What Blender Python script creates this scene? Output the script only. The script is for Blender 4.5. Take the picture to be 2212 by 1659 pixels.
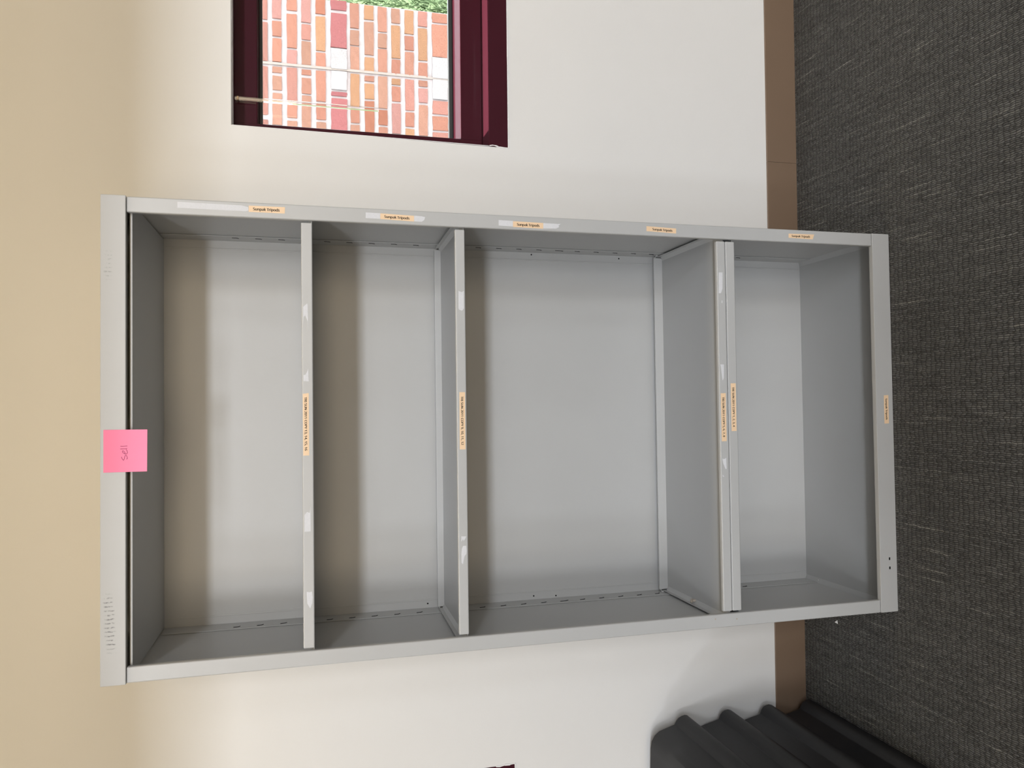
import bpy, bmesh, math, random
from mathutils import Matrix, Vector
random.seed(7)
scene = bpy.context.scene
for o in list(bpy.data.objects): bpy.data.objects.remove(o)
COL = scene.collection

# ------------------------------------------------------------------ camera (phone held sideways: rolled 90 degrees)
F_PX = 1724.1
yaw, pitch, roll = 0.02012, 0.26057, 0.00594
fwd = Vector((math.sin(yaw)*math.cos(pitch), math.cos(yaw)*math.cos(pitch), -math.sin(pitch)))
rgt = Vector((math.cos(yaw), -math.sin(yaw), 0.0))
dwn = fwd.cross(rgt)
r_ = math.cos(roll)*rgt + math.sin(roll)*dwn
d_ = -math.sin(roll)*rgt + math.cos(roll)*dwn
cd = bpy.data.cameras.new('camera')
cd.sensor_fit = 'HORIZONTAL'; cd.sensor_width = 36.0; cd.lens = 36.0*F_PX/2212.0
cd.clip_start = 0.05; cd.clip_end = 200
cam = bpy.data.objects.new('camera', cd); COL.objects.link(cam)
m = Matrix((( d_.x, r_.x, -fwd.x, 0.06386), (d_.y, r_.y, -fwd.y, -1.63469), (d_.z, r_.z, -fwd.z, 1.39246), (0, 0, 0, 1)))
cam.matrix_world = m
scene.camera = cam

# ------------------------------------------------------------------ light
vs = scene.view_settings
vs.view_transform = 'Standard'; vs.look = 'None'; vs.exposure = 0.0; vs.gamma = 1.0
vs.use_curve_mapping = False
world = bpy.data.worlds.new('overcast_sky'); scene.world = world; world.use_nodes = True
wn = world.node_tree.nodes; bg = wn['Background']
bg.inputs['Color'].default_value = (0.86, 0.94, 1.0, 1); bg.inputs['Strength'].default_value = 8.5

def area(name, loc, target, sx, sy, power, color):
    l = bpy.data.lights.new(name, 'AREA'); l.shape = 'RECTANGLE'; l.size = sx; l.size_y = sy
    l.energy = power; l.color = color
    o = bpy.data.objects.new(name, l); COL.objects.link(o); o.location = loc
    o.rotation_euler = (Vector(target)-Vector(loc)).to_track_quat('-Z', 'Y').to_euler()
    return o
COOL = (0.92, 0.97, 1.06); WARM = (1.0, 0.80, 0.52)
# row of high windows at the far end of the hall, behind the camera
for wx, wp in ((-5.3, 128), (-3.3, 68), (-1.55, 196), (0.9, 138), (3.1, 150), (5.2, 80)):
    area('window_light', (wx, -9.6, 4.7), (wx*0.5, 0, 1.0), 1.0, 0.72, wp, COOL)
area('window_light', (5.9, -5.0, 2.9), (0, 0, 1.0), 0.8, 0.9, 22, COOL)
# added warm fill panel, and a warm wall washer in the low ceiling
area('warm_fill', (0.0, -8.5, 1.9), (0.0, 0, 1.2), 6.0, 2.2, 205, (1.0, 0.80, 0.54))
area('ceiling_light', (0.0, -0.14, 2.365), (0.0, -0.05, 0), 5.0, 0.12, 15.5, (1.0, 0.82, 0.55))
# high sun beyond the garden wall
sun = bpy.data.lights.new('sun', 'SUN'); sun.energy = 48.0; sun.angle = 0.009; sun.color = (1.0, 0.96, 0.92)
so = bpy.data.objects.new('sun', sun); COL.objects.link(so); so.location = (1.5, 6, 12)
so.rotation_euler = (math.radians(-15.9), 0, 0)

# ------------------------------------------------------------------ helpers
def link(o, parent=None):
    COL.objects.link(o)
    if parent is not None: o.parent = parent
    return o
def tag(o, label=None, cat=None, group=None, kind=None):
    if label: o['label'] = label
    if cat: o['category'] = cat
    if group: o['group'] = group
    if kind: o['kind'] = kind
    return o
def empty(name, loc=(0, 0, 0), rz=0.0):
    o = bpy.data.objects.new(name, None); COL.objects.link(o)
    o.location = loc; o.rotation_euler = (0, 0, rz); o.empty_display_size = 0.05
    return o
def smooth(me, ang=35):
    bm = bmesh.new(); bm.from_mesh(me)
    for f in bm.faces: f.smooth = True
    for e in bm.edges:
        if len(e.link_faces) == 2 and e.calc_face_angle(0) > math.radians(ang): e.smooth = False
    bm.to_mesh(me); bm.free()
def mesh_obj(name, bm, mats, parent=None, sm=True):
    me = bpy.data.meshes.new(name); bm.normal_update(); bm.to_mesh(me); bm.free()
    for mt in (mats if isinstance(mats, (list, tuple)) else [mats]): me.materials.append(mt)
    o = link(bpy.data.objects.new(name, me), parent)
    if sm:
        smooth(me)
        md = o.modifiers.new('weighted_normals', 'WEIGHTED_NORMAL'); md.keep_sharp = True; md.weight = 80
    return o
def add_box(bm, x0, x1, y0, y1, z0, z1, bevel=0.0, seg=2, mat=0, only=None):
    x0, x1 = min(x0, x1), max(x0, x1); y0, y1 = min(y0, y1), max(y0, y1); z0, z1 = min(z0, z1), max(z0, z1)
    v = [bm.verts.new(p) for p in ((x0,y0,z0),(x1,y0,z0),(x1,y1,z0),(x0,y1,z0),(x0,y0,z1),(x1,y0,z1),(x1,y1,z1),(x0,y1,z1))]
    fs = [bm.faces.new([v[i] for i in q]) for q in ((0,3,2,1),(4,5,6,7),(0,1,5,4),(1,2,6,5),(2,3,7,6),(3,0,4,7))]
    for f in fs: f.material_index = mat
    if bevel > 0:
        es = set(e for f in fs for e in f.edges)
        if only: es = [e for e in es if only(e)]
        bmesh.ops.bevel(bm, geom=list(es), offset=bevel, segments=seg, affect='EDGES', profile=0.5)
def box(name, x0, x1, y0, y1, z0, z1, mat, parent=None, bevel=0.0, seg=2):
    bm = bmesh.new(); add_box(bm, x0, x1, y0, y1, z0, z1, bevel, seg)
    return mesh_obj(name, bm, mat, parent)
def add_prism(bm, pts, axis, a0, a1, mat=0):
    """closed polygon pts (2d) swept along axis from a0 to a1"""
    def P(p, a):
        return {'x': (a, p[0], p[1]), 'y': (p[0], a, p[1]), 'z': (p[0], p[1], a)}[axis]
    A = [bm.verts.new(P(p, a0)) for p in pts]; B = [bm.verts.new(P(p, a1)) for p in pts]
    n = len(pts); fs = []
    for i in range(n): fs.append(bm.faces.new((A[i], A[(i+1) % n], B[(i+1) % n], B[i])))
    fs.append(bm.faces.new(A[::-1])); fs.append(bm.faces.new(B))
    for f in fs: f.material_index = mat
    bmesh.ops.recalc_face_normals(bm, faces=fs)
    return fs
def add_tube(bm, p0, p1, r, n=8, mat=0):
    p0, p1 = Vector(p0), Vector(p1); d = (p1-p0).normalized()
    a = d.orthogonal().normalized(); b = d.cross(a)
    A, B = [], []
    for i in range(n):
        t = 2*math.pi*i/n; o = (a*math.cos(t)+b*math.sin(t))*r
        A.append(bm.verts.new(p0+o)); B.append(bm.verts.new(p1+o))
    fs = [bm.faces.new((A[i], A[(i+1) % n], B[(i+1) % n], B[i])) for i in range(n)]
    fs += [bm.faces.new(A[::-1]), bm.faces.new(B)]
    for f in fs: f.material_index = mat

class NT:
    def __init__(self, name):
        self.m = bpy.data.materials.new(name); self.m.use_nodes = True
        self.t = self.m.node_tree; self.b = self.t.nodes['Principled BSDF']; self.out = self.t.nodes['Material Output']
    def n(self, typ, **kw):
        nd = self.t.nodes.new(typ)
        for k, v in kw.items(): setattr(nd, k, v)
        return nd
    def l(self, a, b): self.t.links.new(a, b)
    def math(self, op, a, b=None, c=None, clamp=False):
        nd = self.n('ShaderNodeMath', operation=op); nd.use_clamp = clamp
        for i, v in enumerate((a, b, c)):
            if v is None: continue
            if isinstance(v, (int, float)): nd.inputs[i].default_value = v
            else: self.l(v, nd.inputs[i])
        return nd.outputs[0]
    def noise(self, vec, scale, detail=3, rough=0.5):
        nd = self.n('ShaderNodeTexNoise'); nd.inputs['Scale'].default_value = scale
        nd.inputs['Detail'].default_value = detail; nd.inputs['Roughness'].default_value = rough
        if vec is not None: self.l(vec, nd.inputs['Vector'])
        return nd.outputs['Fac']
    def mix(self, fac, a, b):
        nd = self.n('ShaderNodeMix', data_type='RGBA')
        for s, v in ((nd.inputs[0], fac), (nd.inputs[6], a), (nd.inputs[7], b)):
            if isinstance(v, (int, float)): s.default_value = v
            elif isinstance(v, tuple): s.default_value = v if len(v) == 4 else (*v, 1)
            else: self.l(v, s)
        return nd.outputs[2]
    def obj(self): return self.n('ShaderNodeTexCoord').outputs['Object']
    def sep(self, v):
        s = self.n('ShaderNodeSeparateXYZ'); self.l(v, s.inputs[0]); return s.outputs
    def bump(self, h, strength, dist):
        bp = self.n('ShaderNodeBump'); bp.inputs['Strength'].default_value = strength; bp.inputs['Distance'].default_value = dist
        self.l(h, bp.inputs['Height']); self.l(bp.outputs[0], self.b.inputs['Normal'])
def simple(name, col, rough=0.5, spec=0.5, var=0.04, scale=30, bump=0.0, bscale=200, metal=0.0):
    k = NT(name); v = k.obj()
    f = k.noise(v, scale, 3)
    k.l(k.mix(f, tuple(c*(1-var) for c in col), tuple(min(1, c*(1+var)) for c in col)), k.b.inputs['Base Color'])
    k.b.inputs['Roughness'].default_value = rough; k.b.inputs['Specular IOR Level'].default_value = spec
    k.b.inputs['Metallic'].default_value = metal
    if bump: k.bump(k.noise(v, bscale, 2), bump, 0.001)
    return k.m

# ------------------------------------------------------------------ materials
M = {}
M['wall'] = simple('painted_drywall', (0.70, 0.687, 0.66), 0.75, 0.3, 0.012, 6, 0.12, 260)
M['white'] = simple('white_paint', (0.8, 0.79, 0.77), 0.8, 0.3, 0.01, 5)
M['panelling'] = simple('hall_panelling', (0.36, 0.31, 0.24), 0.7, 0.3, 0.1, 4)
M['tile'] = simple('ceiling_tile', (0.28, 0.26, 0.22), 0.9, 0.2, 0.03, 20)
M['steel'] = simple('grey_enamelled_steel', (0.455, 0.455, 0.443), 0.36, 0.5, 0.02, 9, 0.05, 420)
M['base'] = simple('brown_rubber', (0.175, 0.118, 0.078), 0.5, 0.4, 0.04, 12)
M['maroon'] = simple('maroon_aluminium', (0.047, 0.0095, 0.0155), 0.13, 0.22, 0.05, 8)
M['gasket'] = simple('dark_gasket', (0.02, 0.024, 0.024), 0.45, 0.5, 0.1, 40)
M['caulk'] = simple('white_caulk', (0.82, 0.81, 0.80), 0.6, 0.3, 0.03, 60, 0.3, 150)
M['tape'] = simple('peach_label_tape', (0.83, 0.60, 0.38), 0.5, 0.4, 0.02, 90)
M['ink'] = simple('black_ink', (0.02, 0.015, 0.012), 0.6, 0.2, 0.05, 60)
M['residue'] = simple('torn_paper_backing', (0.66, 0.66, 0.67), 0.7, 0.3, 0.07, 220, 0.3, 500)
M['note'] = simple('pink_paper', (1.0, 0.27, 0.43), 0.75, 0.2, 0.015, 30)
M['pen'] = simple('purple_pen_ink', (0.20, 0.02, 0.09), 0.6, 0.2, 0.05, 60)
M['black'] = simple('black_plastic', (0.011, 0.0115, 0.0135), 0.5, 0.4, 0.12, 14, 0.25, 500)
M['void'] = simple('unlit_slot_steel', (0.012, 0.012, 0.012), 0.8, 0.1, 0.1, 60)  # near-black colour stands in for the shade inside slots and holes
M['paper'] = simple('white_paper', (0.85, 0.85, 0.84), 0.7, 0.3, 0.02, 60)
M['clip'] = simple('putty_plastic', (0.42, 0.36, 0.30), 0.5, 0.4, 0.05, 60)
M['mortar'] = simple('pale_mortar', (0.29, 0.262, 0.275), 0.95, 0.1, 0.14, 60, 0.9, 120)
M['sealant'] = simple('grey_sealant', (0.21, 0.185, 0.175), 0.7, 0.3, 0.1, 60, 0.4, 90)
M['grass'] = simple('grass', (0.068, 0.10, 0.045), 0.7, 0.2, 0.5, 3)
M['soil'] = simple('lawn_soil', (0.045, 0.062, 0.030), 0.95, 0.1, 0.3, 5)
M['concrete'] = simple('outdoor_paving', (0.16, 0.155, 0.15), 0.9, 0.2, 0.1, 8)

def brick_mat():
    k = NT('fired_brick'); v = k.obj()
    oi = k.n('ShaderNodeObjectInfo')
    f = k.noise(v, 26, 5, 0.65)
    g = k.math('MULTIPLY_ADD', f, 1.05, 0.35)
    hsv = k.n('ShaderNodeHueSaturation'); k.l(oi.outputs['Color'], hsv.inputs['Color']); k.l(g, hsv.inputs['Value'])
    pit = k.math('GREATER_THAN', k.noise(v, 95, 1), 0.69)
    k.l(k.mix(pit, hsv.outputs[0], (0.09, 0.04, 0.05)), k.b.inputs['Base Color'])
    k.b.inputs['Roughness'].default_value = 0.9; k.b.inputs['Specular IOR Level'].default_value = 0.2
    k.bump(k.noise(v, 70, 4), 0.8, 0.004)
    return k.m
M['brick'] = brick_mat()

def glass_mat(name, tint, gloss):
    k = NT(name); k.t.nodes.remove(k.b)
    tr = k.n('ShaderNodeBsdfTransparent'); tr.inputs[0].default_value = (*tint, 1)
    gl = k.n('ShaderNodeBsdfGlossy'); gl.inputs['Roughness'].default_value = 0.02
    lw = k.n('ShaderNodeLayerWeight'); lw.inputs['Blend'].default_value = 0.35
    mx = k.n('ShaderNodeMixShader'); k.l(k.math('MULTIPLY', lw.outputs['Fresnel'], gloss), mx.inputs[0])
    k.l(tr.outputs[0], mx.inputs[1]); k.l(gl.outputs[0], mx.inputs[2]); k.l(mx.outputs[0], k.out.inputs[0])
    return k.m
M['glass'] = glass_mat('window_glass', (0.97, 0.985, 0.98), 0.5)
k_ = NT('clear_acrylic'); k_.b.inputs['Transmission Weight'].default_value = 1.0; k_.b.inputs['IOR'].default_value = 1.49; k_.b.inputs['Roughness'].default_value = 0.02; k_.b.inputs['Base Color'].default_value = (0.97, 0.95, 0.95, 1)
M['acrylic'] = k_.m

def carpet_mat():
    k = NT('ribbed_loop_carpet'); v = k.obj(); x, y, z = k.sep(v)
    PX, PY = 0.0043, 0.0138
    wob = k.noise(v, 60, 2)
    u = k.math('DIVIDE', x, PX); u = k.math('ADD', u, k.math('MULTIPLY', wob, 1.5))
    row = k.math('FLOOR', u)
    wn1 = k.n('ShaderNodeTexWhiteNoise', noise_dimensions='1D'); k.l(row, wn1.inputs['W'])
    rr = wn1.outputs['Value']
    w = k.math('DIVIDE', y, PY); w = k.math('ADD', w, k.math('MULTIPLY', k.noise(v, 70, 3), 1.5))
    w = k.math('ADD', w, k.math('MULTIPLY', rr, 0.35))
    cell = k.math('FLOOR', w)
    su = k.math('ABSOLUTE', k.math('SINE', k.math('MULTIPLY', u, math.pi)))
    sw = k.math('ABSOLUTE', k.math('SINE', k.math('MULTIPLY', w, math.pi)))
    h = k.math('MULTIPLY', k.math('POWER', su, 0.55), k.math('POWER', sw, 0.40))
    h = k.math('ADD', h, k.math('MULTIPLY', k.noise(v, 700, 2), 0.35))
    # per-tuft and per-yarn shade, light slubs running away from the wall
    cv = k.n('ShaderNodeCombineXYZ'); k.l(row, cv.inputs[0]); k.l(cell, cv.inputs[1])
    wn2 = k.n('ShaderNodeTexWhiteNoise', noise_dimensions='2D'); k.l(cv.outputs[0], wn2.inputs['Vector'])
    sc = k.n('ShaderNodeCombineXYZ'); k.l(k.math('MULTIPLY', row, 7.31), sc.inputs[0]); k.l(k.math('MULTIPLY', y, 5.0), sc.inputs[1])
    slub = k.noise(sc.outputs[0], 1.0, 1)
    slub = k.math('MULTIPLY', k.math('SUBTRACT', slub, 0.62), 6.0, clamp=True)
    t = k.math('MULTIPLY_ADD', wn2.outputs['Value'], 0.45, k.math('MULTIPLY', rr, 0.25))
    t = k.math('ADD', t, k.math('MULTIPLY', k.noise(v, 420, 3, 0.7), 0.35))
    c = k.mix(t, (0.062, 0.060, 0.058), (0.198, 0.194, 0.187))
    c = k.mix(k.math('MULTIPLY', slub, 0.55), c, (0.42, 0.41, 0.38))
    c = k.mix(k.math('POWER', k.math('MINIMUM', h, 1.0), 1.25), (0.006, 0.006, 0.006), c)  # dark backing, with groove shade also mixed into the colour
    k.l(c, k.b.inputs['Base Color'])
    k.b.inputs['Roughness'].default_value = 0.75; k.b.inputs['Specular IOR Level'].default_value = 0.35
    k.bump(h, 0.9, 0.004)
    return k.m
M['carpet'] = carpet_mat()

def rail_scuff_mat():
    """enamelled steel with two groups of short dark rubbed ticks and a pale graze"""
    k = NT('scuffed_grey_enamel'); v = k.obj(); x, y, z = k.sep(v)
    n1 = k.noise(v, 9, 3); base = k.mix(n1, (0.445, 0.445, 0.433), (0.465, 0.465, 0.453))
    wob = k.noise(v, 120, 2)
    tick = k.math('SINE', k.math('ADD', k.math('MULTIPLY', x, 2*math.pi/0.0078), k.math('MULTIPLY', wob, 3.0)))
    tick = k.math('MULTIPLY', k.math('SUBTRACT', tick, 0.35), 2.2, clamp=True)
    def window(a, lo, hi, s):
        p = k.math('MULTIPLY', k.math('SUBTRACT', a, lo), 1/s, clamp=True)
        q = k.math('MULTIPLY', k.math('SUBTRACT', hi, a), 1/s, clamp=True)
        return k.math('MULTIPLY', p, q)
    zn = k.math('ADD', z, k.math('MULTIPLY', k.math('SUBTRACT', k.noise(v, 40, 2), 0.5), 0.012))
    zl = k.math('ADD', zn, k.math('MULTIPLY', k.math('ADD', x, 0.28), -0.06))
    g1 = k.math('MULTIPLY', window(x, -0.402, -0.282, 0.02), window(zl, 1.728, 1.748, 0.005))
    g2 = k.math('MULTIPLY', window(x, 0.292, 0.358, 0.02), window(zn, 1.730, 1.744, 0.005))
    rough = k.math('MULTIPLY', k.math('SUBTRACT', k.noise(v, 260, 2), 0.36), 4.5, clamp=True)
    f = k.math('MULTIPLY', k.math('MULTIPLY', tick, rough), k.math('ADD', k.math('MULTIPLY', g1, 0.75), k.math('MULTIPLY', g2, 0.42)))
    c = k.mix(f, base, (0.09, 0.085, 0.08))
    k.l(c, k.b.inputs['Base Color']); k.b.inputs['Roughness'].default_value = 0.36
    k.bump(k.noise(v, 420, 2), 0.05, 0.001)
    return k.m
M['scuffed'] = rail_scuff_mat()

# ------------------------------------------------------------------ room shell
YW = 0.3725            # face of the back wall
YO = 0.56              # outside face of the back wall
Z1, Z0 = 1.5467, 0.861 # window opening head and bottom of the sill
RX0, RX1, RY0, H = -6.5, 6.5, -10.0, 5.2
# opening edges: right window (near cabinet) slightly out of plumb
W1L_T, W1L_B, W1R = 0.7294, 0.7217, 1.93
W2R, W2L = -0.8755, -2.08

def wall_back():
    bm = bmesh.new()
    def quad(y, pts, flip=False):
        vs = [bm.verts.new((p[0], y, p[1])) for p in pts]
        bm.faces.new(vs[::-1] if flip else vs)
    for y, fl in ((YW, False), (YO, True)):
        quad(y, [(RX0, 0), (RX1, 0), (RX1, Z0), (RX0, Z0)], fl)
        quad(y, [(RX0, Z1), (RX1, Z1), (RX1, H), (RX0, H)], fl)
        quad(y, [(RX0, Z0), (W2L, Z0), (W2L, Z1), (RX0, Z1)], fl)
        quad(y, [(W2R, Z0), (W1L_B, Z0), (W1L_T, Z1), (W2R, Z1)], fl)
        quad(y, [(W1R, Z0), (RX1, Z0), (RX1, Z1), (W1R, Z1)], fl)
    def rev(a, b):
        vs = [bm.verts.new(p) for p in ((a[0], YW, a[1]), (a[0], YO, a[1]), (b[0], YO, b[1]), (b[0], YW, b[1]))]
        bm.faces.new(vs)
    for ring in ([(W1L_B, Z0), (W1L_T, Z1), (W1R, Z1), (W1R, Z0)], [(W2L, Z0), (W2L, Z1), (W2R, Z1), (W2R, Z0)]):
        for i in range(4): rev(ring[i], ring[(i+1) % 4])
    for a, b in (((RX0, 0), (RX0, H)), ((RX0, H), (RX1, H)), ((RX1, H), (RX1, 0)), ((RX1, 0), (RX0, 0))): rev(a, b)
    bmesh.ops.remove_doubles(bm, verts=bm.verts, dist=1e-5)
    return tag(mesh_obj('wall_back', bm, M['wall'], sm=False), kind='structure')
wall_back()
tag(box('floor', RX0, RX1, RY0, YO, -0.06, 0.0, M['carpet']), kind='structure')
tag(box('ceiling', RX0, RX1, RY0, YO, H, H+0.1, M['white']), kind='structure')
# added low ceiling and fascia, unseen, cutting window light off the upper wall
tag(box('ceiling', RX0, RX1, -2.0, YW, 2.38, 2.44, M['tile']), kind='structure')
tag(box('light_cut_fascia', RX0, RX1, -2.0, -1.9, 2.44, H, M['wall']), kind='structure')
tag(box('wall_left', RX0-0.12, RX0, RY0, YO, 0, H, M['panelling']), kind='structure')
tag(box('wall_right', RX1, RX1+0.12, RY0, YO, 0, H, M['panelling']), kind='structure')
tag(box('wall_front', RX0, RX1, RY0-0.12, RY0, 0, H, M['wall']), kind='structure')
tag(box('light_blocker', -0.70, 0.55, -2.8, -2.7, 0, 1.40, M['wall']), kind='structure')  # added unseen block that shades the lower part of the bookcase
bb = tag(empty('baseboard_back', (0, YW, 0)), kind='structure')
def base_section(x0, x1):
    bm = bmesh.new()
    pts = [(0, 0), (-0.0035, 0), (-0.0032, 0.094), (-0.0015, 0.0962), (0, 0.0962)]
    add_prism(bm, pts, 'x', x0, x1)
    mesh_obj('baseboard_section', bm, M['base'], bb)
base_section(RX0, 0.7362); base_section(0.7370, RX1)

# ------------------------------------------------------------------ windows
def window(name, xl_t, xl_b, xr, inner_left, inner_right, caulk_pts=None):
    """maroon aluminium frame set back in the drywall opening"""
    w = tag(empty(name, ((xl_b+xr)/2, YW, Z0)), kind='structure')
    ox = (xl_b+xr)/2
    X = lambda x: x-ox
    Y = lambda y: y-YW
    Zf = lambda z: z-Z0
    yf, yg = 0.457, 0.492
    def member(nm, prof, x0, x1):
        bm = bmesh.new(); add_prism(bm, [(Y(a), Zf(b)) for a, b in prof], 'x', X(x0), X(x1))
        return mesh_obj(nm, bm, M['maroon'], w)
    member('head_rail', [(yf, Z1-0.0005), (yf, 1.4925), (yf+0.002, 1.4905), (yg, 1.4865), (yg+0.012, 1.4865), (yg+0.012, 1.50), (yg+0.05, 1.50), (yg+0.05, Z1-0.0005)], xl_t, xr)
    member('bottom_rail', [(yf, 0.9115), (yf, 0.9680), (yf+0.0015, 0.9695), (yg, 0.983), (yg+0.012, 0.983), (yg+0.012, 0.966), (yg+0.05, 0.966), (yg+0.05, 0.9115)], xl_b, xr)
    # sill: flat ledge with a deep nosing at the wall face
    bm = bmesh.new()
    add_prism(bm, [(Y(a), Zf(b)) for a, b in [(YW-0.001, Z0+0.001), (YW-0.001, 0.9095), (YW+0.001, 0.9112), (YW+0.004, 0.9112), (YW+0.006, 0.9108), (yg+0.05, 0.9108), (yg+0.05, Z0+0.001)]], 'x', X(xl_b+0.0012), X(xr))
    mesh_obj('sill', bm, M['maroon'], w)
    for x0, x1 in ((min(xl_t, xl_b)-0.001, inner_left), (inner_right, xr+0.001)):
        bm = bmesh.new(); add_box(bm, X(x0), X(x1), Y(yf-0.0008), Y(yg+0.05), Zf(0.9112), Zf(Z1-0.0006), 0.0012, 1)
        mesh_obj('jamb', bm, M['maroon'], w)
    # gaskets round the pane
    gx0, gx1 = inner_left, inner_right
    for nm, a in (('gasket', (gx0, gx1, 1.4785, 1.4868)), ('gasket', (gx0, gx1, 0.9828, 0.9945)), ('gasket', (gx0, gx0+0.0035, 0.9945, 1.4785)), ('gasket', (gx1-0.0035, gx1, 0.9945, 1.4785))):
        bm = bmesh.new(); add_box(bm, X(a[0]), X(a[1]), Y(yg), Y(yg+0.012), Zf(a[2]), Zf(a[3]), 0.002, 2)
        mesh_obj(nm, bm, M['gasket'], w)
    bm = bmesh.new(); add_box(bm, X(gx0-0.002), X(gx1+0.002), Y(yg+0.004), Y(yg+0.010), Zf(0.976), Zf(1.492))
    mesh_obj('pane', bm, M['glass'], w)
    return w, X, Y, Zf
w1, X1_, Y1_, Z1_ = window('window_1', W1L_T, W1L_B, W1R, 0.765, W1R-0.04)
w2, X2_, Y2_, Z2_ = window('window_2', W2L, W2L, W2R, W2L+0.04, W2R-0.035)
def caulk(w, X, Y, Z, pts, r=0.0022):
    bm = bmesh.new()
    for i in range(len(pts)-1):
        a, b = pts[i], pts[i+1]
        add_tube(bm, (X(a[0]), Y(YW-0.0006), Z(a[1])), (X(b[0]), Y(YW-0.0006), Z(b[1])), r*random.uniform(0.5, 1.1), 6)
    mesh_obj('caulk_bead', bm, M['caulk'], w)
rag = [(0.7245, 0.9105), (0.7262, 0.902), (0.7255, 0.895), (0.7235, 0.888), (0.7225, 0.884), (0.7215, 0.874), (0.7212, 0.862), (0.7216, 0.8598), (0.74, 0.8594), (0.76, 0.8597), (0.80, 0.8592), (0.85, 0.8596), (0.90, 0.8592), (0.96, 0.8596), (1.02, 0.8592), (1.10, 0.8596), (1.2, 0.8594)]
caulk(w1, X1_, Y1_, Z1_, rag)
caulk(w1, X1_, Y1_, Z1_, [(0.7240, 0.912), (0.7262, 1.20), (0.7290, 1.545)], 0.0009)
rag2 = [(-0.8752, 0.9105), (-0.8765, 0.900), (-0.8740, 0.888), (-0.8748, 0.874), (-0.8735, 0.861), (-0.876, 0.8596), (-0.90, 0.8596), (-0.95, 0.8593), (-1.1, 0.8596)]
caulk(w2, X2_, Y2_, Z2_, rag2)
# clear wand hanging from the head of the right window
wd = tag(empty('blind_wand', (0.8195, 0.440, 1.5465)), 'clear plastic blind wand hanging at the left side of the maroon window', 'wand')
bm = bmesh.new(); add_tube(bm, (0, 0, -0.004), (0, 0, -0.357), 0.0052, 6); mesh_obj('rod', bm, M['acrylic'], wd, sm=False)
bm = bmesh.new(); add_box(bm, -0.0045, 0.0045, -0.0045, 0.0045, -0.013, -0.008, 0.001, 1); tag(mesh_obj('ring', bm, M['tape'], wd), 'small ivory ring near the top of the wand')
bm = bmesh.new(); add_tube(bm, (0, 0, 0.0), (0, 0, -0.006), 0.0018, 8); mesh_obj('hook', bm, M['acrylic'], wd)

# ------------------------------------------------------------------ steel bookcase (stands upside down)
CAB = tag(empty('metal_bookcase', (0, 0, 0), 0.00752), 'grey steel open bookcase with four shelves against the wall between two windows', 'bookcase')
D = 0.3546
ST = M['steel']
# front corner posts
for s in (1, -1):
    bm = bmesh.new()
    add_box(bm, s*0.4265, s*0.4568, 0.0, 0.013, 0.0490, 1.7063, 0.0028, 3)
    fp = mesh_obj('front_post', bm, ST, CAB)
    if s > 0: FPR = fp
    else: FPL = fp
    # side panel
    x0 = 0.4512
    box('side_panel', s*x0, s*0.4567, 0.012, D+0.001, 0.002, 1.7500, ST, CAB, 0.0008, 1)
    # rear post: flat strip with a small step in front of the side panel
    rp = box('rear_post', s*0.4492, s*0.4508, 0.300, D, 0.006, 1.6935, ST, CAB, 0.0006, 1)
    if s > 0: RPR = rp
    else: RPL = rp
    # folded edge of the back panel
    bm = bmesh.new(); add_box(bm, s*0.4283, s*0.4311, D-0.0016, D+0.0005, 0.0045, 1.6935, 0.0007, 2)
    mesh_obj('back_seam', bm, ST, CAB)
box('back_panel', -0.4512, 0.4512, D, D+0.003, 0.002, 1.70, ST, CAB)
bm = bmesh.new(); add_box(bm, -0.4585, 0.4580, -0.0018, 0.013, 1.7068, 1.7510, 0.0016, 2); TOPR = mesh_obj('top_rail', bm, M['scuffed'], CAB)
box('top_sheet', -0.4575, 0.4575, 0.012, D+0.003, 1.7495, 1.7508, ST, CAB)
bm = bmesh.new(); add_box(bm, -0.4568, 0.4570, -0.0012, 0.0120, 0.0005, 0.0485, 0.0016, 2); BOTR = mesh_obj('bottom_rail', bm, ST, CAB)
# deck under the top rail: folded front lip, sheet, gap at the sides
bm = bmesh.new()
add_prism(bm, [(0.017, 1.6990), (0.017, 1.7030), (0.019, 1.7042), (0.0208, 1.7042), (0.0215, 1.7010), (D-0.001, 1.6985), (D-0.001, 1.6945)], 'x', -0.4472, 0.4472)
mesh_obj('top_deck', bm, ST, CAB)
bm = bmesh.new(); add_box(bm, -0.4510, 0.4510, 0.0115, D, 0.0015, 0.0036)
for s in (1, -1):
    add_prism(bm, [(s*0.4380, 0.0036), (s*0.4512, 0.0036), (s*0.4512, 0.0075)], 'y', 0.0125, D-0.001)
mesh_obj('bottom_deck', bm, ST, CAB)

# slots in the rear posts: bent dashes as black inlays, their inner shade painted on
def slot_mesh(length):
    bm = bmesh.new()
    # outline in (y, z): straight leg with a kink at the lower end
    L = length/2; h = 0.0021
    up = [(-0.0012+h, L), (-0.0006+h, 0.0), (-0.0002+h, -L*0.35), (0.0034+h, -L)]
    lo = [(0.0034-h*0.9, -L), (-0.0002-h, -L*0.45), (-0.0006-h, 0.0), (-0.0012-h, L)]
    pts = up+lo
    add_prism(bm, pts, 'x', -0.0003, 0.0003)
    me = bpy.data.meshes.new('slot'); bm.to_mesh(me); bm.free(); me.materials.append(M['void']); return me
S1, S2 = slot_mesh(0.0150), slot_mesh(0.0230)
SZ = [1.5345, 1.4830, 1.4310, 1.3259, 1.2738, 1.2207, 1.1668, 1.1129, 0.9556, 0.9021, 0.8493, 0.7961, 0.7415, 0.6920, 0.6397, 0.5867, 0.5344, 0.4829, 0.2241]
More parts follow.
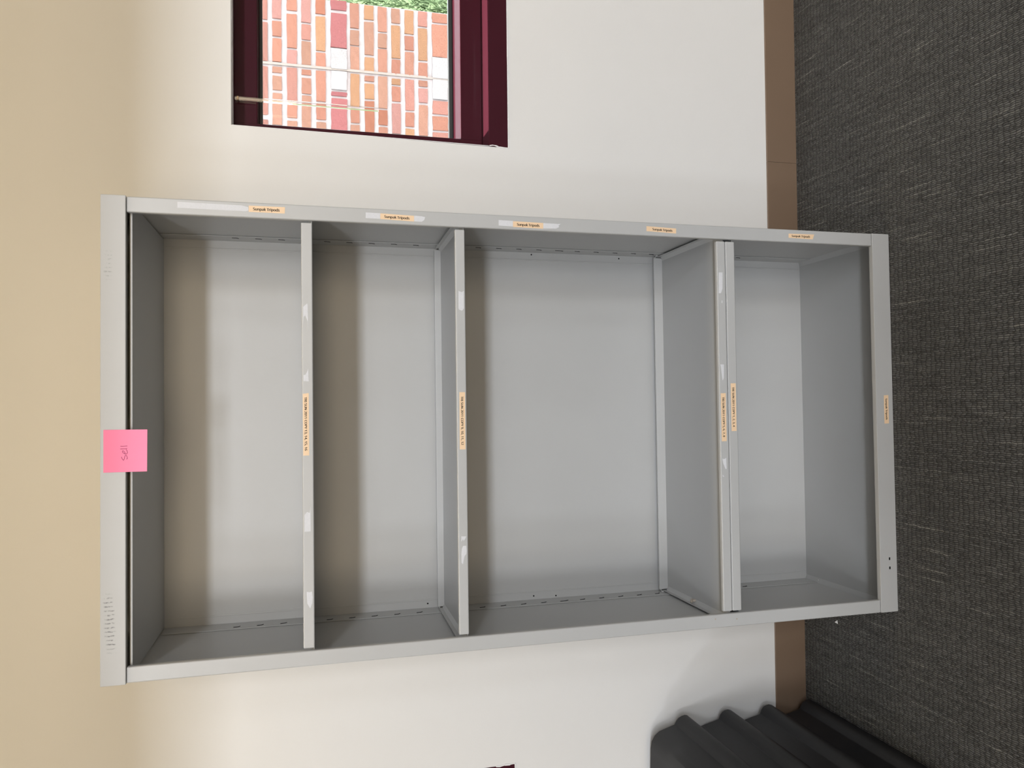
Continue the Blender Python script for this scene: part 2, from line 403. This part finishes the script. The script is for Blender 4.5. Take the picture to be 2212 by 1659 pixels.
for s, par in ((1, RPR), (-1, RPL)):
    for z in SZ:
        o = bpy.data.objects.new('slot', S2 if abs(z-0.7415) < 1e-6 else S1); link(o, par)
        o.location = (s*0.4491, 0.3155, z-0.0005)

# shelves: pans with the flanges up
def shelf(z0, z1, rz0, rz1, tabs):
    """z0..z1 front lip, rz0..rz1 rear flange"""
    bm = bmesh.new()
    add_box(bm, -0.4222, 0.4222, 0.0022, 0.0130, z0, z1, 0.0024, 3)
    yr = 0.336
    # pan sheet (slightly sloping)
    add_prism(bm, [(0.012, z0+0.0004), (0.012, z0+0.0018), (yr, rz0+0.0014), (yr, rz0)], 'x', -0.4462, 0.4462)
    sh = mesh_obj('shelf', bm, ST, CAB)
    bm = bmesh.new(); add_box(bm, -0.4425, 0.4425, yr-0.0080, yr, rz0, rz1, 0.0012, 2); mesh_obj('rear_flange', bm, ST, sh)
    for s in (1, -1):
        bm = bmesh.new()
        add_prism(bm, [(0.016, z0+0.001), (0.016, z0+0.016), (yr-0.012, rz0+0.0150), (yr-0.012, rz0)], 'x', s*0.4445, s*0.4462)
        add_prism(bm, [(s*0.4350, 0.0), (s*0.4450, 0.0), (s*0.4450, 0.006)], 'y', 0.016, yr-0.012)
        for v in bm.verts:
            if abs(v.co.z) < 0.01:
                t = (v.co.y-0.016)/(yr-0.028); v.co.z += (z0+0.0018)*(1-t) + (rz0+0.0014)*t
        mesh_obj('side_flange', bm, ST, sh)
        bm = bmesh.new(); add_box(bm, s*0.4430, s*0.4480, yr-0.006, yr+0.004, rz1-0.006, rz1-0.004); add_box(bm, s*0.4455, s*0.4488, yr-0.012, yr-0.002, rz1-0.010, rz1-0.004)
        mesh_obj('hanger_tab', bm, ST, sh)
    return sh
SH1 = shelf(1.3655, 1.3872, 1.3640, 1.3840, 0)
SH2 = shelf(1.0545, 1.0755, 1.0478, 1.0654, 0)
SH3 = shelf(0.4448, 0.4668, 0.4450, 0.4700, 0)
SH4 = shelf(0.4206, 0.4436, 0.4190, 0.4380, 0)
# small plastic peg left in the third shelf
bm = bmesh.new(); add_box(bm, -0.4405, -0.4345, 0.170, 0.182, 0.4462, 0.4560, 0.0018, 2); add_box(bm, -0.4430, -0.4370, 0.173, 0.179, 0.4540, 0.4590, 0.0012, 1)
tag(mesh_obj('shelf_peg', bm, M['clip'], SH3), 'small putty coloured plastic peg on the shelf')

# ------------------------------------------------------------------ tape labels and paper remains
def label_font():
    # the sans face that ships inside Blender; the built-in face if it is missing
    import os
    p = os.path.join(bpy.utils.resource_path('LOCAL'), 'datafiles', 'fonts', 'NotoSansHebrew-Regular.woff2')
    try: return bpy.data.fonts.load(p) if os.path.exists(p) else None
    except Exception: return None
LABEL_FONT = label_font()
def text_verts(body, bold=0.0):
    cu = bpy.data.curves.new('lettering', 'FONT'); cu.body = body; cu.size = 1.0
    if LABEL_FONT: cu.font = LABEL_FONT
    cu.offset = bold; cu.resolution_u = 4
    o = bpy.data.objects.new('lettering', cu); COL.objects.link(o)
    dg = bpy.context.evaluated_depsgraph_get(); dg.update()
    me = bpy.data.meshes.new_from_object(o.evaluated_get(dg))
    vs = [v.co.copy() for v in me.vertices]; fs = [tuple(p.vertices) for p in me.polygons]
    bpy.data.objects.remove(o); bpy.data.curves.remove(cu); bpy.data.meshes.remove(me)
    x0 = min(v.x for v in vs); x1 = max(v.x for v in vs); y0 = min(v.y for v in vs); y1 = max(v.y for v in vs)
    return [((v.x-x0)/(x1-x0), v.y/y1) for v in vs], fs
def sheet(bm, quad, y, t, mat, nseg=1, wob=0.0):
    """thin sheet in the xz plane; quad = corners in order, front at y"""
    A = [bm.verts.new((p[0], y, p[1])) for p in quad]; B = [bm.verts.new((p[0], y+t, p[1])) for p in quad]
    n = len(quad); fs = [bm.faces.new(A), bm.faces.new(B[::-1])]
    fs += [bm.faces.new((A[i], B[i], B[(i+1) % n], A[(i+1) % n])) for i in range(n)]
    for f in fs: f.material_index = mat
    bmesh.ops.recalc_face_normals(bm, faces=fs)
def tape_label(parent, quad, body, u0, u1, v0, v1, label, y=-0.0004):
    """quad: corners (x,z): text start-top, end-top, end-bottom, start-bottom; lettering spans u0..u1, v0 baseline to v1 cap height"""
    bm = bmesh.new(); sheet(bm, quad, y, 0.0004, 0)
    a, b, c, d = [Vector((p[0], p[1])) for p in quad]
    vs, fs = text_verts(body)
    em = (u1-u0)*1.7/max(len(body), 1)
    for n, sh in enumerate((-0.05, -0.017, 0.017, 0.05)):
        out = []
        for u, v in vs:
            uu = u0+(u1-u0)*u+sh*em; vv = v0+(v1-v0)*v
            p = (d*(1-uu)+c*uu)*(1-vv)+(a*(1-uu)+b*uu)*vv
            out.append(bm.verts.new((p.x, y-0.00010-0.00002*n, p.y)))
        for f in fs:
            try:
                g = bm.faces.new([out[i] for i in f]); g.material_index = 1
            except ValueError: pass
    o = mesh_obj('tape_label', bm, [M['tape'], M['ink']], parent, sm=False)
    return tag(o, label)
P = [[(0.4499, 1.4860), (0.4503, 1.4176), (0.4375, 1.4181), (0.4377, 1.4861)],
     [(0.4473, 1.2302), (0.4456, 1.1612), (0.4338, 1.1613), (0.4356, 1.2303)],
     [(0.4443, 0.9493), (0.4437, 0.8820), (0.4312, 0.8822), (0.4321, 0.9495)],
     [(0.4478, 0.6406), (0.4457, 0.5682), (0.4344, 0.5685), (0.4367, 0.6408)],
     [(0.4466, 0.2785), (0.4474, 0.2093), (0.4356, 0.2137), (0.4368, 0.2787)]]
U = [(0.12, 0.85), (0.12, 0.86), (0.13, 0.87), (0.20, 0.87), (0.12, 0.86)]
for q, (u0, u1) in zip(P, U):
    tape_label(FPR, q, 'Sunpak Tripods', u0, u1, 0.27, 0.73, 'peach tape label reading Sunpak Tripods')
YS = 0.0018
tape_label(SH1, [(0.0812, 1.3742), (-0.0426, 1.3740), (-0.0427, 1.3855), (0.0799, 1.3857)], 'TRI SUN 2011 COPY 13, 14, 15, 16', 0.06, 0.92, 0.27, 0.68, 'peach tape label reading TRI SUN 2011 COPY 13, 14, 15, 16', YS)
tape_label(SH2, [(0.0804, 1.0576), (-0.0391, 1.0580), (-0.0388, 1.0700), (0.0805, 1.0696)], 'TRI SUN 2011 COPY 9, 10, 11, 12', 0.075, 0.92, 0.26, 0.66, 'peach tape label reading TRI SUN 2011 COPY 9, 10, 11, 12', YS)
tape_label(SH3, [(0.0732, 0.4504), (-0.0365, 0.4504), (-0.0367, 0.4629), (0.0728, 0.4631)], 'TRI SUN 2011 COPY 5, 6, 7, 8', 0.08, 0.91, 0.27, 0.67, 'peach tape label reading TRI SUN 2011 COPY 5, 6, 7, 8', YS)
tape_label(SH4, [(0.0956, 0.4246), (-0.0139, 0.4247), (-0.0140, 0.4373), (0.0954, 0.4372)], 'TRI SUN 2011 COPY 1, 2, 3, 4', 0.08, 0.91, 0.27, 0.67, 'peach tape label reading TRI SUN 2011 COPY 1, 2, 3, 4', YS)
tape_label(BOTR, [(0.0646, 0.0138), (-0.0040, 0.0139), (-0.0043, 0.0265), (0.0640, 0.0264)], 'Sunpak Tripods', 0.12, 0.87, 0.32, 0.72, 'peach tape label reading Sunpak Tripods', -0.0016)

def residue(parent, poly, y):
    bm = bmesh.new(); sheet(bm, poly, y, 0.0003, 0)
    return tag(mesh_obj('paper_remnant', bm, M['residue'], parent, sm=False), 'torn whitish remnant of an old label')
def ragged(poly, amp=0.0008):
    out = []
    n = len(poly)
    for i in range(n):
        a, b = Vector(poly[i]), Vector(poly[(i+1) % n]); L = (b-a).length; k = max(1, int(L/0.008))
        for j in range(k):
            p = a.lerp(b, j/k)
            if j: p += Vector((random.uniform(-amp, amp), random.uniform(-amp, amp)))
            out.append((p.x, p.y))
    return out
residue(FPR, [(0.4506, 1.6164), (0.4500, 1.5600), (0.4497, 1.5000), (0.4470, 1.4870), (0.4400, 1.4866), (0.4384, 1.4920), (0.4386, 1.5500), (0.4390, 1.6164)], -0.00025)
residue(FPR, [(0.4479, 1.2598), (0.4475, 1.2304), (0.4360, 1.2306), (0.4361, 1.2599)], -0.00025)
residue(FPR, [(0.4461, 1.1610), (0.4454, 1.1450), (0.4440, 1.1380), (0.4380, 1.1400), (0.4340, 1.1450), (0.4341, 1.1611)], -0.00025)
residue(FPR, [(0.4455, 0.9810), (0.4450, 0.9495), (0.4331, 0.9496), (0.4337, 0.9811)], -0.00025)
residue(FPR, [(0.4435, 0.8818), (0.4432, 0.8500), (0.4436, 0.8418), (0.4400, 0.8470), (0.4362, 0.8462), (0.4329, 0.8530), (0.4317, 0.8820)], -0.00025)
RY = YS+0.0001
# first shelf lip: shapes traced in place (x along the lip, z across it)
residue(SH1, [(0.2600, 1.3765), (0.2530, 1.3838), (0.2180, 1.3842), (0.2330, 1.3830), (0.2360, 1.3800), (0.2240, 1.3755), (0.2050, 1.3745), (0.2400, 1.3750), (0.2570, 1.3752)], RY)
residue(SH1, [(0.1305, 1.3748), (0.1250, 1.3765), (0.1180, 1.3800), (0.1170, 1.3840), (0.1050, 1.3840), (0.1045, 1.3742), (0.1150, 1.3745)], RY)
residue(SH1, [(-0.1420, 1.3725), (-0.1560, 1.3735), (-0.1540, 1.3790), (-0.1600, 1.3835), (-0.1930, 1.3838), (-0.1926, 1.3722), (-0.1700, 1.3722)], RY)
residue(SH1, [(-0.3110, 1.3805), (-0.3120, 1.3750), (-0.3110, 1.3705), (-0.3230, 1.3690), (-0.3340, 1.3700), (-0.3440, 1.3740), (-0.3340, 1.3795), (-0.3220, 1.3802)], RY)
residue(SH2, [(0.2924, 1.0690), (0.2900, 1.0620), (0.2927, 1.0580), (0.2560, 1.0580), (0.2510, 1.0620), (0.2530, 1.0680), (0.2560, 1.0695)], RY)
residue(SH2, [(-0.2190, 1.0690), (-0.2195, 1.0585), (-0.2230, 1.0600), (-0.2290, 1.0640), (-0.2250, 1.0655), (-0.2300, 1.0690)], RY)
residue(SH2, [(-0.2390, 1.0655), (-0.2390, 1.0588), (-0.2500, 1.0580), (-0.2560, 1.0590), (-0.2600, 1.0625), (-0.2680, 1.0645), (-0.2770, 1.0660), (-0.2740, 1.0690), (-0.2550, 1.0692), (-0.2450, 1.0680)], RY)
residue(SH3, [(0.3498, 0.4620), (0.3501, 0.4525), (0.3130, 0.4535), (0.3060, 0.4560), (0.3019, 0.4580), (0.3020, 0.4630)], RY)
residue(SH3, [(0.1388, 0.4625), (0.1388, 0.4535), (0.1080, 0.4545), (0.1018, 0.4575), (0.1120, 0.4590), (0.1250, 0.4605)], RY)
residue(SH3, [(-0.0760, 0.4545), (-0.0740, 0.4525), (-0.1000, 0.4520), (-0.1000, 0.4545), (-0.0880, 0.4600), (-0.0760, 0.4625), (-0.0770, 0.4580)], RY)
residue(SH3, [(0.2860, 0.4560), (0.2850, 0.4540), (0.2790, 0.4545), (0.2800, 0.4565)], RY)
residue(SH3, [(-0.1120, 0.4625), (-0.1170, 0.4622), (-0.1172, 0.4580), (-0.1150, 0.4600)], RY)
# screw holes and square punch marks
def dot(parent, name, pts, r, mat='void', square=False):
    bm = bmesh.new()
    for p in pts:
        if square: add_box(bm, p[0]-r, p[0]+r, p[1]-0.0003, p[1]+0.0003, p[2]-r*0.6, p[2]+r*0.6)
        else: add_tube(bm, (p[0], p[1]-0.0003, p[2]), (p[0], p[1]+0.0003, p[2]), r, 8)
    return mesh_obj(name, bm, M[mat], parent, sm=False)
dot(BOTR, 'punched_hole', [(-0.3292, -0.0012, 0.0220)], 0.0032, square=True)
dot(BOTR, 'punched_hole', [(-0.3512, -0.0012, 0.0216)], 0.0032, square=True)
bp_ = [o for o in CAB.children if o.name.startswith('back_panel')][0]
for p in [(-0.4405, D, 0.8111), (-0.4440, D, 0.7510), (-0.4390, D, 1.0863), (0.4440, D, 0.8050), (0.4420, D, 0.5600)]: dot(bp_, 'screw_hole', [p], 0.0021)
dot(FPL, 'chip', [(-0.4400, 0.0, 0.4350)], 0.0019, 'clip'); dot(FPL, 'chip', [(-0.4360, 0.0, 0.4890)], 0.0019, 'clip')

# ------------------------------------------------------------------ sticky note
SN = tag(empty('sticky_note', (-0.0240, -0.0026, 1.7070), 0.0075), 'square pink sticky note with handwritten sell on the top rail of the bookcase', 'sticky note')
def note_pt(u, v):
    """u right 0..1, v down 0..1 -> local point, lower edge curling away from the rail"""
    x = (u-0.5)*0.0795*(1-0.012*v); z = 0.0380-0.0762*v
    z += 0.0006*(0.5-u)*v
    y = -0.0003-0.0095*max(0, v-0.25)**1.6
    return (x, y, z)
bm = bmesh.new(); N = 12
for off in (0.0, 0.00025):
    g = [[bm.verts.new(Vector(note_pt(i/N, j/N))+Vector((0, off, 0))) for i in range(N+1)] for j in range(N+1)]
    for j in range(N):
        for i in range(N): bm.faces.new((g[j][i], g[j+1][i], g[j+1][i+1], g[j][i+1]) if off == 0 else (g[j][i], g[j][i+1], g[j+1][i+1], g[j+1][i]))
mesh_obj('paper_sheet', bm, M['note'], SN)
def stroke(bm, pts, w=0.0008):
    # smooth the stroke, then lay a thin ribbon on the paper
    P2 = []
    for i in range(len(pts)-1):
        p0 = pts[max(i-1, 0)]; p1 = pts[i]; p2 = pts[i+1]; p3 = pts[min(i+2, len(pts)-1)]
        for k in range(6):
            t = k/6
            P2.append(tuple(0.5*((2*p1[a])+(-p0[a]+p2[a])*t+(2*p0[a]-5*p1[a]+4*p2[a]-p3[a])*t*t+(-p0[a]+3*p1[a]-3*p2[a]+p3[a])*t**3) for a in (0, 1)))
    P2.append(pts[-1])
    L, R_ = [], []
    for i, p in enumerate(P2):
        a = P2[max(i-1, 0)]; b = P2[min(i+1, len(P2)-1)]
        dx, dy = b[0]-a[0], b[1]-a[1]; n = math.hypot(dx, dy) or 1
        nx, ny = -dy/n*w/2/0.0795, dx/n*w/2/0.0762
        for lst, s in ((L, 1), (R_, -1)):
            q = Vector(note_pt(p[0]+s*nx, p[1]+s*ny)); q.y -= 0.00015; lst.append(bm.verts.new(q))
    for i in range(len(P2)-1): bm.faces.new((L[i], R_[i], R_[i+1], L[i+1]))
bm = bmesh.new()
# picture coordinates of the note crop: right edge y 240 (u=1) ... left edge y 1105 (u=0); top x 222 (v=0) ... bottom x 1095 (v=1)
C_ = lambda x, y: ((1105-y)/865.0, (x-222)/873.0)
stroke(bm, [C_(575, 793), C_(590, 830), C_(615, 862), C_(628, 850), C_(640, 800), C_(655, 765), C_(672, 765), C_(690, 800), C_(692, 835), C_(675, 845)])
stroke(bm, [C_(650, 738), C_(640, 700), C_(610, 672), C_(595, 680), C_(600, 700), C_(630, 728), C_(665, 738), C_(690, 725), C_(693, 690), C_(680, 655), C_(665, 645)])
stroke(bm, [C_(552, 632), C_(620, 630), C_(670, 628), C_(688, 620)])
stroke(bm, [C_(555, 578), C_(620, 580), C_(695, 574)])
mesh_obj('handwriting', bm, M['pen'], SN, sm=False)

# ------------------------------------------------------------------ black ribbed bin at lower left
BIN = tag(empty('storage_trunk', (-1.15, 0.06, 0.0)), 'black plastic trunk with horizontal side ribs on the carpet left of the bookcase', 'trunk')
def bin_profile(sq=0.0):
    pts = [(-0.8100, 0.0), (-0.7920, 0.002)]
    c0 = (0.018, 0.143, 0.2695, 0.3990)
    for i, c in enumerate(c0):
        seq = [(-0.7870, -0.006), (-0.7855, 0.001), (-0.7870, 0.009), (-0.7915, 0.018), (-0.7975, 0.024), (-0.8075, 0.031)] if i == 3 else \
              [(-0.7870, -0.006), (-0.7850, 0.002), (-0.7862, 0.010), (-0.7900, 0.017), (-0.7965, 0.0225), (-0.8060, 0.0265)]
        if i > 0: pts += [(-0.8090, c-0.027), (-0.7960, c-0.0150)]
        pts += [(x, c+dz) for x, dz in seq]
        if i < 3: pts += [(-0.8085, c+0.030), (-0.8130, c+0.050), (-0.8180, c+0.072), (-0.8225, c+0.088), (-0.8205, c+0.095)]
    rnd = [(-0.8130, 0.450), (-0.8200, 0.474), (-0.8300, 0.488), (-0.8440, 0.497), (-0.8620, 0.500), (-0.92, 0.502)]
    sqr = [(-0.8122, 0.465), (-0.8120, 0.488), (-0.8145, 0.4985), (-0.8215, 0.5055), (-0.8450, 0.509), (-0.92, 0.510)]
    return pts+[(a[0]*(1-sq)+b[0]*sq, a[1]*(1-sq)+b[1]*sq) for a, b in zip(rnd, sqr)]
def bin_body():
    bm = bmesh.new()
    # sections along y: rounded rear corner, long straight body, rounded front
    ys = [(0.339, 0.012, 0.012), (0.338, 0.007, 0.007), (0.335, 0.0025, 0.0025), (0.330, 0.0, 0.0), (0.245, 0, 0), (0.195, 0, 0), (0.10, 0, 0), (-0.10, 0, 0), (-0.214, 0, 0), (-0.228, 0.003, 0.003), (-0.238, 0.009, 0.008), (-0.244, 0.020, 0.018), (-0.246, 0.03, 0.026)]
    rings = []
    for y, inset, dz in ys:
        ring = []
        prof = bin_profile(1.0 if -0.22 < y < 0.2 else 0.0)
        full = prof + [(2*(-1.153)-x, z) for x, z in prof[::-1]]
        for x, z in full:
            s = 1 if x > -1.153 else -1
            k = min(1.0, max(0.0, (abs(x+1.153)-0.2)/0.12))
            zz = z - (dz*min(1, max(0, (z-0.40)/0.08)))
            ring.append(bm.verts.new((x - s*inset*k + 1.15, y-0.06, zz)))
        rings.append(ring)
    n = len(full)
    for a, b in zip(rings, rings[1:]):
        for i in range(n): bm.faces.new((a[i], a[(i+1) % n], b[(i+1) % n], b[i]))
    bm.faces.new(rings[0][::-1]); bm.faces.new(rings[-1])
    bmesh.ops.recalc_face_normals(bm, faces=bm.faces)
    return mesh_obj('body', bm, M['black'], BIN)
bin_body()
bm = bmesh.new(); add_box(bm, -0.19, 0.19, -0.22, 0.08, 0.500, 0.521, 0.008, 3); mesh_obj('lid', bm, M['black'], BIN)
bm = bmesh.new(); add_box(bm, -0.07, 0.07, -0.315, -0.298, 0.33, 0.36, 0.006, 3); mesh_obj('handle', bm, M['black'], BIN)

# ------------------------------------------------------------------ scraps on carpet and deck
bm = bmesh.new(); add_prism(bm, [(-0.006, -0.003), (0.0035, -0.0045), (0.0005, 0.0065)], 'z', 0, 0.0008)
sc = mesh_obj('paper_scrap', bm, M['paper']); sc.location = (-0.543, 0.226, 0.0012); sc.rotation_euler = (0.12, 0, 0.4)
tag(sc, 'tiny white paper scrap on the carpet left of the bookcase foot', 'scrap')
bm = bmesh.new(); bmesh.ops.create_icosphere(bm, subdivisions=1, radius=0.0016)
for v in bm.verts: v.co *= random.uniform(0.7, 1.2)
cr = mesh_obj('crumb', bm, M['paper']); cr.location = (-0.4455, 0.2935, 0.0066)
tag(cr, 'white crumb on the bottom deck of the bookcase near its left side', 'crumb')

# ------------------------------------------------------------------ outside: brick wall, lawn
BW = tag(empty('brick_wall', (0, 2.30, 0)), 'orange and red brick garden wall with white mortar seen through the right window', 'brick wall')
YB = 0.0
def brick_mesh(seed):
    rnd = random.Random(seed); bm = bmesh.new()
    nx, nz = 4, 2
    j = lambda a: rnd.uniform(-a, a)
    fr = [[bm.verts.new((-0.5+i/nx+(0 if False else j(0.008)), j(0.03), -0.5+k/nz+j(0.03))) for i in range(nx+1)] for k in range(nz+1)]
    for k in range(nz):
        for i in range(nx): bm.faces.new((fr[k][i], fr[k][i+1], fr[k+1][i+1], fr[k+1][i]))
    ring = [fr[0][i] for i in range(nx+1)]+[fr[k][nx] for k in range(1, nz+1)]+[fr[nz][i] for i in range(nx-1, -1, -1)]+[fr[k][0] for k in range(nz-1, 0, -1)]
    back = [bm.verts.new((v.co.x*1.03, 1.0, v.co.z*1.06)) for v in ring]
    n = len(ring)
    for i in range(n): bm.faces.new((ring[(i+1) % n], ring[i], back[i], back[(i+1) % n]))
    me = bpy.data.meshes.new('brick'); bm.normal_update(); bm.to_mesh(me); bm.free(); me.materials.append(M['brick']); return me
BM = [brick_mesh(i) for i in range(6)]
ORANGE = [(0.294, 0.130, 0.096), (0.304, 0.146, 0.108), (0.313, 0.162, 0.120), (0.284, 0.113, 0.074), (0.313, 0.168, 0.098), (0.294, 0.157, 0.116)]
PINK = [(0.319, 0.160, 0.145), (0.310, 0.145, 0.121), (0.319, 0.145, 0.106)]
RED = [(0.271, 0.077, 0.082), (0.261, 0.092, 0.097), (0.290, 0.101, 0.112)]
WHITE = [(0.345, 0.330, 0.345)]
def add_brick(x0, x1, z0, z1, col, y=0.0):
    o = bpy.data.objects.new('brick', random.choice(BM)); link(o, BW)
    o.location = ((x0+x1)/2, y, (z0+z1)/2); o.scale = (x1-x0, 0.05, z1-z0)
    c = random.choice(col); f = random.uniform(0.93, 1.06); o.color = (*[min(1, v*f) for v in c], 1)
XE = 2.018
COURSES = [
    (1.5411, 0.0246, 0, [(1.982, 2.022, 'p'), (1.887, 1.98, 'p'), (1.687, 1.873, 'p'), (1.431, 1.661, 'p'), (1.371, 1.406, 'p'), (1.207, 1.361, 'p')]),
    (1.4862, 0.0423, 0, [(1.897, 2.022, 'p'), (1.812, 1.884, 'p'), (1.689, 1.8, 'p'), (1.636, 1.664, 'o'), (1.553, 1.62, 'o'), (1.386, 1.537, 'o'), (1.302, 1.372, 'o')]),
    (1.4171, 0.0461, 0, [(1.944, 2.022, 'p'), (1.763, 1.926, 'p'), (1.684, 1.752, 'p'), (1.505, 1.666, 'p'), (1.425, 1.494, 'p'), (1.257, 1.409, 'o')]),
    (1.3508, 0.0431, 0, [(1.893, 2.022, 'p'), (1.809, 1.882, 'p'), (1.687, 1.8, 'o'), (1.638, 1.663, 'p'), (1.547, 1.622, 'o'), (1.375, 1.536, 'o'), (1.297, 1.363, 'o')]),
    (1.2828, 0.0448, 0, [(1.942, 2.022, 'o'), (1.763, 1.929, 'o'), (1.682, 1.752, 'p'), (1.516, 1.664, 'p'), (1.427, 1.505, 'o'), (1.252, 1.413, 'o')]),
    (1.1967, 0.0747, 0, [(1.971, 2.018, 'r'), (1.786, 1.954, 'r'), (1.681, 1.779, 'w'), (1.579, 1.669, 'w'), (1.549, 1.568, 'r'), (1.381, 1.536, 'r'), (1.23, 1.369, 'r')]),
    (1.1207, 0.0423, 0, [(1.891, 2.013, 'o'), (1.806, 1.879, 'o'), (1.683, 1.799, 'o'), (1.507, 1.664, 'o'), (1.424, 1.494, 'p'), (1.271, 1.413, 'o')]),
    (1.0509, 0.0448, 0, [(1.941, 2.01, 'o'), (1.766, 1.928, 'o'), (1.683, 1.752, 'o'), (1.635, 1.661, 'o'), (1.547, 1.622, 'o'), (1.378, 1.536, 'o'), (1.297, 1.366, 'o')]),
    (0.9855, 0.0431, 0, [(1.888, 2.01, 'o'), (1.807, 1.877, 'o'), (1.686, 1.8, 'o'), (1.507, 1.664, 'o'), (1.424, 1.497, 'o'), (1.258, 1.412, 'o')]),
    (0.9199, 0.0420, 0, [(1.938, 2.009, 'o'), (1.762, 1.925, 'o'), (1.681, 1.754, 'o'), (1.63, 1.659, 'o'), (1.547, 1.62, 'o'), (1.387, 1.535, 'p'), (1.299, 1.374, 'o')]),
    (0.8531, 0.0438, 0, [(1.891, 2.008, 'o'), (1.809, 1.879, 'o'), (1.682, 1.798, 'o'), (1.508, 1.661, 'p'), (1.426, 1.496, 'o'), (1.26, 1.414, 'o')]),
    (0.7856, 0.0442, 0, [(1.936, 2.01, 'p'), (1.764, 1.925, 'o'), (1.679, 1.752, 'p'), (1.633, 1.662, 'o'), (1.552, 1.622, 'p'), (1.386, 1.538, 'o'), (1.301, 1.375, 'o')]),
    (0.6996, 0.0760, 0, [(1.964, 2.01, 'p'), (1.789, 1.953, 'p'), (1.681, 1.785, 'w'), (1.574, 1.672, 'w'), (1.5, 1.566, 'p'), (1.418, 1.488, 'p'), (1.255, 1.407, 'p')]),
    (0.6105, 0.0452, 0, [(1.933, 2.008, 'o'), (1.761, 1.921, 'o'), (1.68, 1.749, 'o'), (1.634, 1.664, 'o'), (1.455, 1.622, 'o'), (1.373, 1.443, 'o')]),
]
# the wall goes on beyond what the window shows
for i, (zc, hh, k_, segs) in enumerate(list(COURSES)):
    x = min(s[0] for s in segs)-0.014
    while x > 1.02:
        L = random.choice((0.074, 0.160)); segs.append((x-L, x, 'r' if hh > 0.07 else random.choice('oop'))); x -= L+0.015
for zc in (1.5930, 1.6620, 1.7310, 0.5780, 0.5090):
    segs = []; x = XE
    while x > 1.2:
        L = random.choice((0.074, 0.160)); segs.append((x-L, x, random.choice('oop'))); x -= L+0.015
    COURSES.append((zc, 0.046, 0, segs))
for zc, hh, kind, segs in COURSES:
    for x0, x1, tint in segs:
        add_brick(x0, x1, zc-hh/2, zc+hh/2, {'o': ORANGE, 'p': PINK, 'r': RED, 'w': WHITE}[tint], -0.004 if tint == 'w' else 0.0)
XE = 2.018
# bricks beyond what the window shows, joined
bm = bmesh.new()
rows = [(zc, hh, min(sg[0] for sg in segs)-0.014) for zc, hh, k_, segs in COURSES]
rows += [(z_, 0.046, XE) for z_ in [0.44-0.069*i for i in range(8)]+[1.80+0.069*i for i in range(11)]]
for zc, hh, x in rows:
    while x > -2.8:
        L = random.choice((0.074, 0.160)); add_box(bm, x-L, x, random.uniform(-0.001, 0.002), 0.02, zc-hh/2, zc+hh/2); x -= L+0.015
bf = mesh_obj('brick', bm, M['brick'], BW, sm=False); bf.color = (0.30, 0.15, 0.10, 1); tag(bf, kind='stuff')
bm = bmesh.new(); add_box(bm, -3.0, XE-0.002, 0.007, 0.10, -0.2, 2.6); mesh_obj('mortar', bm, M['mortar'], BW)
bm = bmesh.new(); add_box(bm, 1.6735, 1.6850, -0.001, 0.02, -0.2, 2.6); mesh_obj('control_joint', bm, M['sealant'], BW)

bm = bmesh.new()
vs = [bm.verts.new(p) for p in ((-8, YO, -0.15), (14, YO, -0.15), (14, 2.9, -0.15), (-8, 2.9, -0.15), (14, 12, 2.3), (-8, 12, 2.3), (14, 30, 3.0), (-8, 30, 3.0))]
for q, mi in (((0, 1, 2, 3), 1), ((3, 2, 4, 5), 0), ((5, 4, 6, 7), 0)):
    f = bm.faces.new([vs[i] for i in q]); f.material_index = mi
LAWN = mesh_obj('lawn', bm, [M['soil'], M['concrete']], sm=False); tag(LAWN, kind='structure')
bm = bmesh.new()
rg = random.Random(3)
for i in range(16000):
    y = rg.uniform(3.0, 8.5); x = rg.uniform(1.7+0.35*(y-2.3), 3.1+0.75*(y-2.3)); z = -0.15+(y-2.9)*2.45/9.1
    a = rg.uniform(0, 6.28); h = rg.uniform(0.04, 0.10); w = rg.uniform(0.004, 0.009); ln = rg.uniform(0.01, 0.06); b = rg.uniform(0, 6.28)
    p = Vector((x, y, z)); s = Vector((math.cos(a), math.sin(a), 0))*w; t = Vector((math.cos(b)*ln, math.sin(b)*ln, h))
    v = [bm.verts.new(p-s), bm.verts.new(p+s), bm.verts.new(p+t*0.6+s*0.8), bm.verts.new(p+t), bm.verts.new(p+t*0.6-s*0.8)]
    bm.faces.new(v)
tag(mesh_obj('grass', bm, M['grass'], sm=False), 'green grass growing beyond the end of the brick wall', 'grass', kind='stuff')
